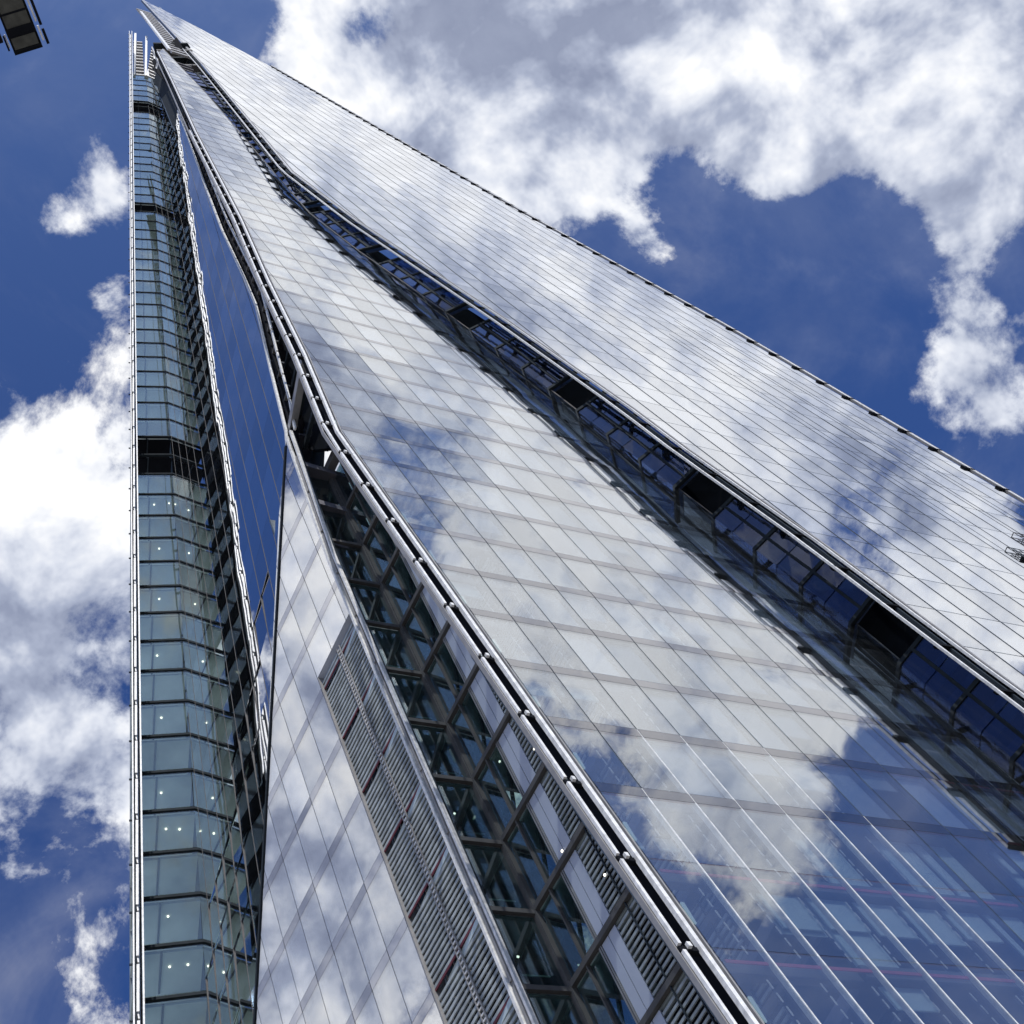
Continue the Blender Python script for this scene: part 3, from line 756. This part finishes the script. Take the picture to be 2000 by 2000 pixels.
mb = MB(); mb.prism([E2.at(2.74, 5.2 * FH, -.12), E2.at(Emax(5.2 * FH), 5.2 * FH, -.12), E2.at(Emax(TOP), TOP, -.12), E2.at(2.74, TOP, -.12)], E2.n * .03); mb.build('window_pane', M['glassE'], fe)
mb = MB(); E1.slab(mb, .15, EW + .1, TOP - .2, TOP + .2, -.2, .0); mb.build('head_beam', M['alu_grey'], fe)
mb = MB(); E2.slab(mb, 0, Emax(TOP), TOP - .2, TOP + .3, -.2, .2); mb.build('head_beam', M['alu_grey'], fe)
for (F, a, b_) in ((E2, 1.2, 3.0 * FH - .25), (E2, 3.3, 2.3 * FH), (E1, .9, 2.6 * FH), (E1, .9, .55 * FH), (E2, 2.3, 1.1 * FH), (E2, 1.1, -.9 * FH), (E1, 1.2, -1.4 * FH), (E2, 3.4, .4 * FH), (E2, 2.2, -1.3 * FH)):
    p = F.at(a, b_, .05 if a > 2 else -.4); mb = MB(); mb.prism([p + F.h * (.045 * math.cos(x)) + F.u * (.045 * math.sin(x)) for x in [k * math.pi / 4 for k in range(8)]], F.n * .03); mb.build('downlight', M['lamp'], fe)

# upper recess between C and B (ruled wall following both edges)
def at_z(F, pl, z):
    for (p, q) in zip(pl[:-1], pl[1:]):
        zp, zq = F.at(*p).z, F.at(*q).z
        if min(zp, zq) <= z <= max(zp, zq) and zp != zq:
            t = (z - zp) / (zq - zp); return F.at(p[0] + t * (q[0] - p[0]), p[1] + t * (q[1] - p[1]))
    return F.at(*(pl[0] if abs(F.at(*pl[0]).z - z) < abs(F.at(*pl[-1]).z - z) else pl[-1]))
CRu = [p for p in CRp]
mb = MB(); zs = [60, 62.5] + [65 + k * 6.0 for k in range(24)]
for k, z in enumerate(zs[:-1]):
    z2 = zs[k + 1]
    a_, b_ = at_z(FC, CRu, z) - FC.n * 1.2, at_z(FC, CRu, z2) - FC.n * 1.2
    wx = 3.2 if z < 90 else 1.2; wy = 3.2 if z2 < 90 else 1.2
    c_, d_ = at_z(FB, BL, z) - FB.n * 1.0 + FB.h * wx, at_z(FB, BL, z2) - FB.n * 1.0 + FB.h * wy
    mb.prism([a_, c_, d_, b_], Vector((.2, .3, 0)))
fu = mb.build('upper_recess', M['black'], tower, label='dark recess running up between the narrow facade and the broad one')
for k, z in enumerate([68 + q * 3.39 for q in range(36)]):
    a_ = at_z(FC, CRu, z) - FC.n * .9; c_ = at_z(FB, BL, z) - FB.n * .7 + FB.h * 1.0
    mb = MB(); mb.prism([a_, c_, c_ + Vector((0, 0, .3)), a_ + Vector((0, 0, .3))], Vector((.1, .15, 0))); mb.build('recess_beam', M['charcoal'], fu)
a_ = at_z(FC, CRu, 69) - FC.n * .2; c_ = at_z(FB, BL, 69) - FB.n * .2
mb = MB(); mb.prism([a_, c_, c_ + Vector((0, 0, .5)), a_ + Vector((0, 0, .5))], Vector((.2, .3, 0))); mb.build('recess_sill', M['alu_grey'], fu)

# ------------------------------------------------------------ rails
def rail(F, pl, off, w, c0, c1, mat, parent, name='edge_rail', seg=None):
    mb = MB()
    for (p, q) in zip(pl[:-1], pl[1:]): F.bar(mb, p[0] + off, p[1], q[0] + off, q[1], w, c0, c1)
    return mb.build(name, mat, parent)
def along(pl, b):
    for (p, q) in zip(pl[:-1], pl[1:]):
        if p[1] <= b <= q[1] or q[1] <= b <= p[1]: return p[0] + (b - p[1]) / (q[1] - p[1]) * (q[0] - p[0])
    return pl[-1][0]
def segrail(F, pl, off, w, c0, c1, mat, parent, b0, b1, clamp=None, name='rail_sleeve', gap=.22):
    b = b0
    while b + FH <= b1:
        x0, x1 = along(pl, b + gap / 2) + off, along(pl, b + FH - gap / 2) + off
        mb = MB(); F.bar(mb, x0, b + gap / 2, x1, b + FH - gap / 2, w, c0, c1); mb.build(name, mat, parent)
        if clamp:
            x = along(pl, b)
            mb = MB(); F.slab(mb, min(x + off - .05, x + off * .2), max(x + off + .05, x + off * .2), b - .07, b + .07, c0 - .1, c0 + .05)
            mb.build('rail_bracket', M['black'], parent)
            mb = MB(); xx = x + off * clamp
            F.slab(mb, xx - .05, xx + .05, b - .02, b + .13, c1 - .05, c1 + .04); mb.build('clamp', M['alu'], parent)
        b += FH
r1 = rail(FB, BL, -.05, .05, -.05, .02, M['alu_grey'], fb)
rail(FB, BL, -.24, .12, -.10, .03, M['alu'], fb)
rail(FB, BL, -.13, .06, -.5, -.15, M['black'], fb, 'edge_channel')
segrail(FB, BL, -.74, .085, -.12, -.02, M['alu'], fb, -5 * FH, 34 * FH, clamp=.72)
rail(FB, BL, -.80, .04, -.3, -.14, M['alu_grey'], fb)
BU = [p for p in BL if p[1] > 30]
# C right edge rails
CU2 = sorted(CRp, key=lambda t: t[1])
rail(FC, CU2, .12, .16, -.1, .02, M['alu'], fc)
rail(FC, CU2, .34, .2, -.6, -.2, M['black'], fc, 'edge_channel')
segrail(FC, CU2, .95, .14, -.3, -.2, M['alu'], fc, 0, 48 * FH)
for k in range(0, 44):
    b = 1 + k * FH; x = along(CU2, b)
    mb = MB(); FC.slab(mb, x + .3, x + .9, b, b + .16, -.35, -.2); mb.build('rail_bracket', M['steel'], fc)
# D right edge rails
DRl = [(3.55, -39), (3.55, 18.2), (4.2, 29.2)]
rail(FD, DRl, -.05, .12, -.05, .10, M['alu'], fd); rail(FD, DRl, .30, .10, -.12, .04, M['alu'], fd)
rail(FD, DRl, .14, .2, -.3, -.1, M['gasket'], fd, 'edge_channel')
segrail(FD, DRl, .10, .10, -.06, .03, M['alu_grey'], fd, -9 * FH, 8.2 * FH)
# ------------------------------------------------------------ facade F: right hand face standing proud of B
FL = [(-1.55, -42), (-1.95, -6.32), (-2.04, -4.63), (-2.3, 5.49), (-3.14, 14.78), (-3.3, 20.2), (-4.4, 33.79), (-7.01, 55.69), (-7.79, 71.72), (-1.1, 148.37), (7.31, 263.4)]
FR = [(20.6, -42), (19.94, 19.38), (19.81, 53.83), (17.62, 90.61), (14.92, 187.53), (11.51, 230.52), (7.4, 263.35)]
FL = [(a * FK, b * FK) for a, b in FL]; FR = [(a * FK, b * FK) for a, b in FR]
PF = FL + FR[::-1]
ff = facade_part(FF, [(a + (5.5 if (a, b) in FL else -.5), b) for a, b in FL[:-1]] + [(a - .5, b) for a, b in FR[::-1] if b < 240], M['paleblind'], -1.0, 'long right hand facade with fine parallel mullion lines')
facade(FF, PF, ff, M['glassF'], .12, .06, a0=.77, pw=1.68, fh=3.52, b0=-.1)
mullions(FF, PF, ff, M['gasket'], .13, -.12, .0, a0=.77, pw=1.68)
slabs(FF, PF, ff, M['slab'], .6, -.3, .3, 10, inset=(3.5, .6))
blind_rows(FF, PF, ff, -10, 70, -.30, 3.6, 1.68, .93, M['paleblind'])
mb = MB()
for (p, q) in zip(FL[:-1], FL[1:]):
    mb.prism([FF.at(p[0] + 3.4, p[1], -.3), FF.at(q[0] + 3.4, q[1], -.3), FF.at(q[0] + 3.4, q[1], -1.0), FF.at(p[0] + 3.4, p[1], -1.0)], FF.h * .1)
mb.build('return_wall', M['paleblind'], ff)
rail(FF, FL, -.05, .10, -.06, .02, M['alu_grey'], ff)
rail(FF, FL, -.19, .10, -.12, -.02, M['alu'], ff)
rail(FF, FL, -.32, .10, -.4, -.2, M['gasket'], ff, 'edge_channel')
segrail(FF, FL, -.98, .10, -.25, -.15, M['alu'], ff, -3 * FH, 70 * FH, gap=.0)
for k in range(-3, 46):
    b = k * FH; x = along(FL, b)
    mb = MB(); FF.slab(mb, x - 1.0, x - .1, b - .08, b + .08, -.35, -.15); mb.build('rail_bracket', M['black'], ff)
for k in range(20):                  # comb of fins at the tip
    b = 176 + k * 4.2; x = along(FL, b)
    mb = MB(); FF.slab(mb, x - 3.3, x - .6, b, b + 1.5, -.6, -.3); mb.build('tip_fin', M['alu_grey'], ff)
mb = MB(); FF.bar(mb, along(FL, 178) - 3.5, 178, along(FL, 250) - 3.0, 250, .45, -.5, -.2); mb.build('tip_rail', M['alu'], ff)
# right hand edge rails with blocks
FRl = FR[:5]
for off, w, mt in ((.62, .07, 'alu_grey'), (.86, .20, 'alu'), (1.06, .07, 'alu_grey')):
    rail(FF, FRl, off, w, -.1, .05, M[mt], ff)
mb = MB()
b = -9 * FH
while b < 205:
    x = along(FRl, b)
    mb = MB(); FF.slab(mb, x + .06, x + .46, b, b + .42, -.2, .10); FF.slab(mb, x + .46, x + .98, b + .14, b + .30, -.2, .08); mb.build('edge_block', M['black'], ff)
    b += FH

# ------------------------------------------------------------ recess G behind B's right hand edge
def both(z):                         # the two edges the recess wall runs between at height z
    return at_z(FB, BR, z) - FB.n * .35 - FB.h * .3, at_z(FF, FL, z) - FF.n * .4 + FF.h * .7
def rquad(mb, z0, z1, s0, s1, off, th):
    q = []
    for z, s in ((z0, s0), (z0, s1), (z1, s1), (z1, s0)):
        p, r = both(z); d = (r - p); nn_ = Vector((d.y, -d.x, 0)).normalized()
        if nn_.dot(CAM - p) < 0: nn_ = -nn_
        q.append(p + d * s + nn_ * off)
    mb.prism(q, nn_ * -th)
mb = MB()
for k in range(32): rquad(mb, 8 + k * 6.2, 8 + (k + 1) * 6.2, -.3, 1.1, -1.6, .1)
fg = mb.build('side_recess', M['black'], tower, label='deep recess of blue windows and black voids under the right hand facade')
HZ = 3.43
for j in range(-9, 46):
    z0 = 42.3 + j * HZ; z1 = z0 + HZ
    void = (j % 4 == 0) if z0 < 112 else (j % 5 == 0)
    if not void:
        for s0, s1 in ((0, .5), (.5, 1)):
            for zz0, zz1 in ((z0 + .12, z0 + 1.75), (z0 + 1.82, z1 - .12)):
                mb = MB(); rquad(mb, zz0, zz1, s0 + .02, s1 - .02, 0, .04); mb.build('window_pane', M['glassG'], fg)
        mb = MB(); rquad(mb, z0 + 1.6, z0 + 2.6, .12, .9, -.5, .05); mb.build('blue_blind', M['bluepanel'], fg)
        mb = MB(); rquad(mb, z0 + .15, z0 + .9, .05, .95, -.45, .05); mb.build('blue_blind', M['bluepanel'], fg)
    mb = MB(); rquad(mb, z0 - .10, z0 + .10, 0, 1, .05, .2); mb.build('transom', M['charcoal'], fg)
    mb = MB(); rquad(mb, z0, z1, .47, .53, .06, .25); (mb.build('column', M['charcoal'], fg) if not void else None)
rail(FB, BR, .08, .14, -.25, .0, M['steel'], fb)
rail(FB, BR, .22, .05, -.45, -.25, M['gasket'], fb)

# ------------------------------------------------------------ floor decks at the tip
def flr(z, px, py, r): return Vector((px, py, z))
mb = MB()
for k in range(11):
    z = 170 + k * 6.2
    c = at_z(FC, CRu, min(z, 240)); bq = at_z(FB, BL, min(z, 205))
    mid = (c + bq) / 2 + Vector((0, 1.5, 0)); mid.z = z
    l = mid + Vector((-1.8, 4, 0)); r_ = mid + Vector((4.2, 2.6, 0))
    mb = MB(); mb.prism([mid, r_, r_ + Vector((0, 1.2, 0)), mid + Vector((.3, 1.3, 0)), l + Vector((1.0, 0, 0)), l], Vector((0, 0, .6)))
    mb.build('tip_deck', M['steel'] if k % 2 else M['charcoal'], tower)
mb = MB(); cc_ = Vector((-9.0, 56, 150))
mb.prism([cc_ + Vector((-1.0, 1, 0)), cc_ + Vector((4, 0, 0)), cc_ + Vector((4, 4, 0)), cc_ + Vector((-1.0, 5, 0))], Vector((.8, 1.5, 84)))
mb.build('tip_core', M['black'], tower)

flush_panels()

# ------------------------------------------------------------ maintenance cradle hanging in front of facade F
ca = empty('maintenance_cradle', FF.at(13.2, 11.4, .6))
ca['label'] = 'small mesh-sided maintenance cradle with dark base hanging at the right edge of the picture'; ca['category'] = 'maintenance cradle'
def cpart(name, a0, a1, b0, b1, c0, c1, mat):
    mb = MB(); FF.slab(mb, a0, a1, b0, b1, c0, c1); o = mb.build(name, mat, None)
    o.parent = ca; o.matrix_parent_inverse = Matrix.Translation(-ca.location); return o
CX, CY = 13.3, 11.2
cpart('base', CX, CX + 3.0, CY - .12, CY, .25, .55, M['black'])
for k in range(9):
    for c in (.25, .52): cpart('bar', CX + k * .37, CX + k * .37 + .03, CY, CY + 1.15, c, c + .03, M['steel'])
for b in (.35, .72, 1.12):
    for c in (.25, .52): cpart('rail', CX, CX + 3.0, CY + b, CY + b + .035, c, c + .03, M['steel'])
for a in (CX, CX + 2.97):
    for b in (.35, 1.12): cpart('rail', a, a + .03, CY + b, CY + b + .035, .25, .55, M['steel'])
for a in (CX + .1, CX + 2.8): cpart('hoist_cable', a, a + .02, CY + 1.1, CY + 40, .5, .52, M['gasket'])

# ------------------------------------------------------------ street lamp in the upper left corner
LO = Vector((-1.893, 3.906, 21.0)); LL = Vector((.25, -.968, 0)).normalized(); LW = Vector((.968, .25, 0)).normalized(); UP = Vector((0, 0, 1))
lampo = empty('street_lamp', (-5.2, 2.2, 0))
lampo['label'] = 'black framed lamp head with grey square underside modules in the upper left corner'; lampo['category'] = 'street lamp'
def lpart(name, l, w, z, hl, hw, hz, mat, parent=None):
    mb = MB(); mb.box(LO + LL * l + LW * w + UP * (z - hz), LL * hl, LW * hw, UP * hz); o = mb.build(name, mat, None)
    o.parent = parent or lampo
    if parent is None: o.matrix_parent_inverse = Matrix.Translation(-lampo.location)
    return o
fr = lpart('frame', .42, 0, .06, .55, .17, .02, M['black'])
for l, hl in ((0.0, .068), (.262, .078), (.445, .085), (.64, .09), (.84, .09)):
    lpart('module', l, 0, .03, hl, .145, .015, M['panelgrey'])
for l in (.085, -.085, .35, .54, .74): lpart('cross_bar', l, 0, .035, .012, .17, .02, M['black'])
lpart('cross_bar', .14, 0, .04, .045, .17, .025, M['black'])
for l, hl in ((.03, .09), (.42, .25)):
    lpart('side_rod', l, .205, .05, hl, .010, .01, M['alu'])
    lpart('side_rod', l - .05, .245, .05, hl, .016, .02, M['black'])
lpart('side_rod', .05, -.195, .05, .08, .007, .01, M['alu']); lpart('side_rod', .03, -.215, .05, .09, .010, .02, M['black'])
lpart('driver_box', .22, -.40, .10, .16, .16, .06, M['black'])
mb = MB(); a_ = LO + LL * .2 - LW * .5 + UP * .08; b_ = Vector((-5.2, 2.2, 21.1)); mb.prism([a_ + LL * .06, a_ - LL * .06, b_ - LL * .06, b_ + LL * .06], UP * .1)
def free(name, mb, mat):
    o = mb.build(name, mat, None); o.parent = lampo; o.matrix_parent_inverse = Matrix.Translation(-lampo.location); return o
free('arm', mb, M['black'])
mb = MB()
mb.v = [(-5.2 + r_ * math.cos(k * math.pi / 5), 2.2 + r_ * math.sin(k * math.pi / 5), z_) for z_, r_ in ((0, .14), (21.2, .07)) for k in range(10)]
mb.f = [tuple(range(9, -1, -1)), tuple(range(10, 20))] + [(k, (k + 1) % 10, 10 + (k + 1) % 10, 10 + k) for k in range(10)]
free('pole', mb, M['charcoal'])
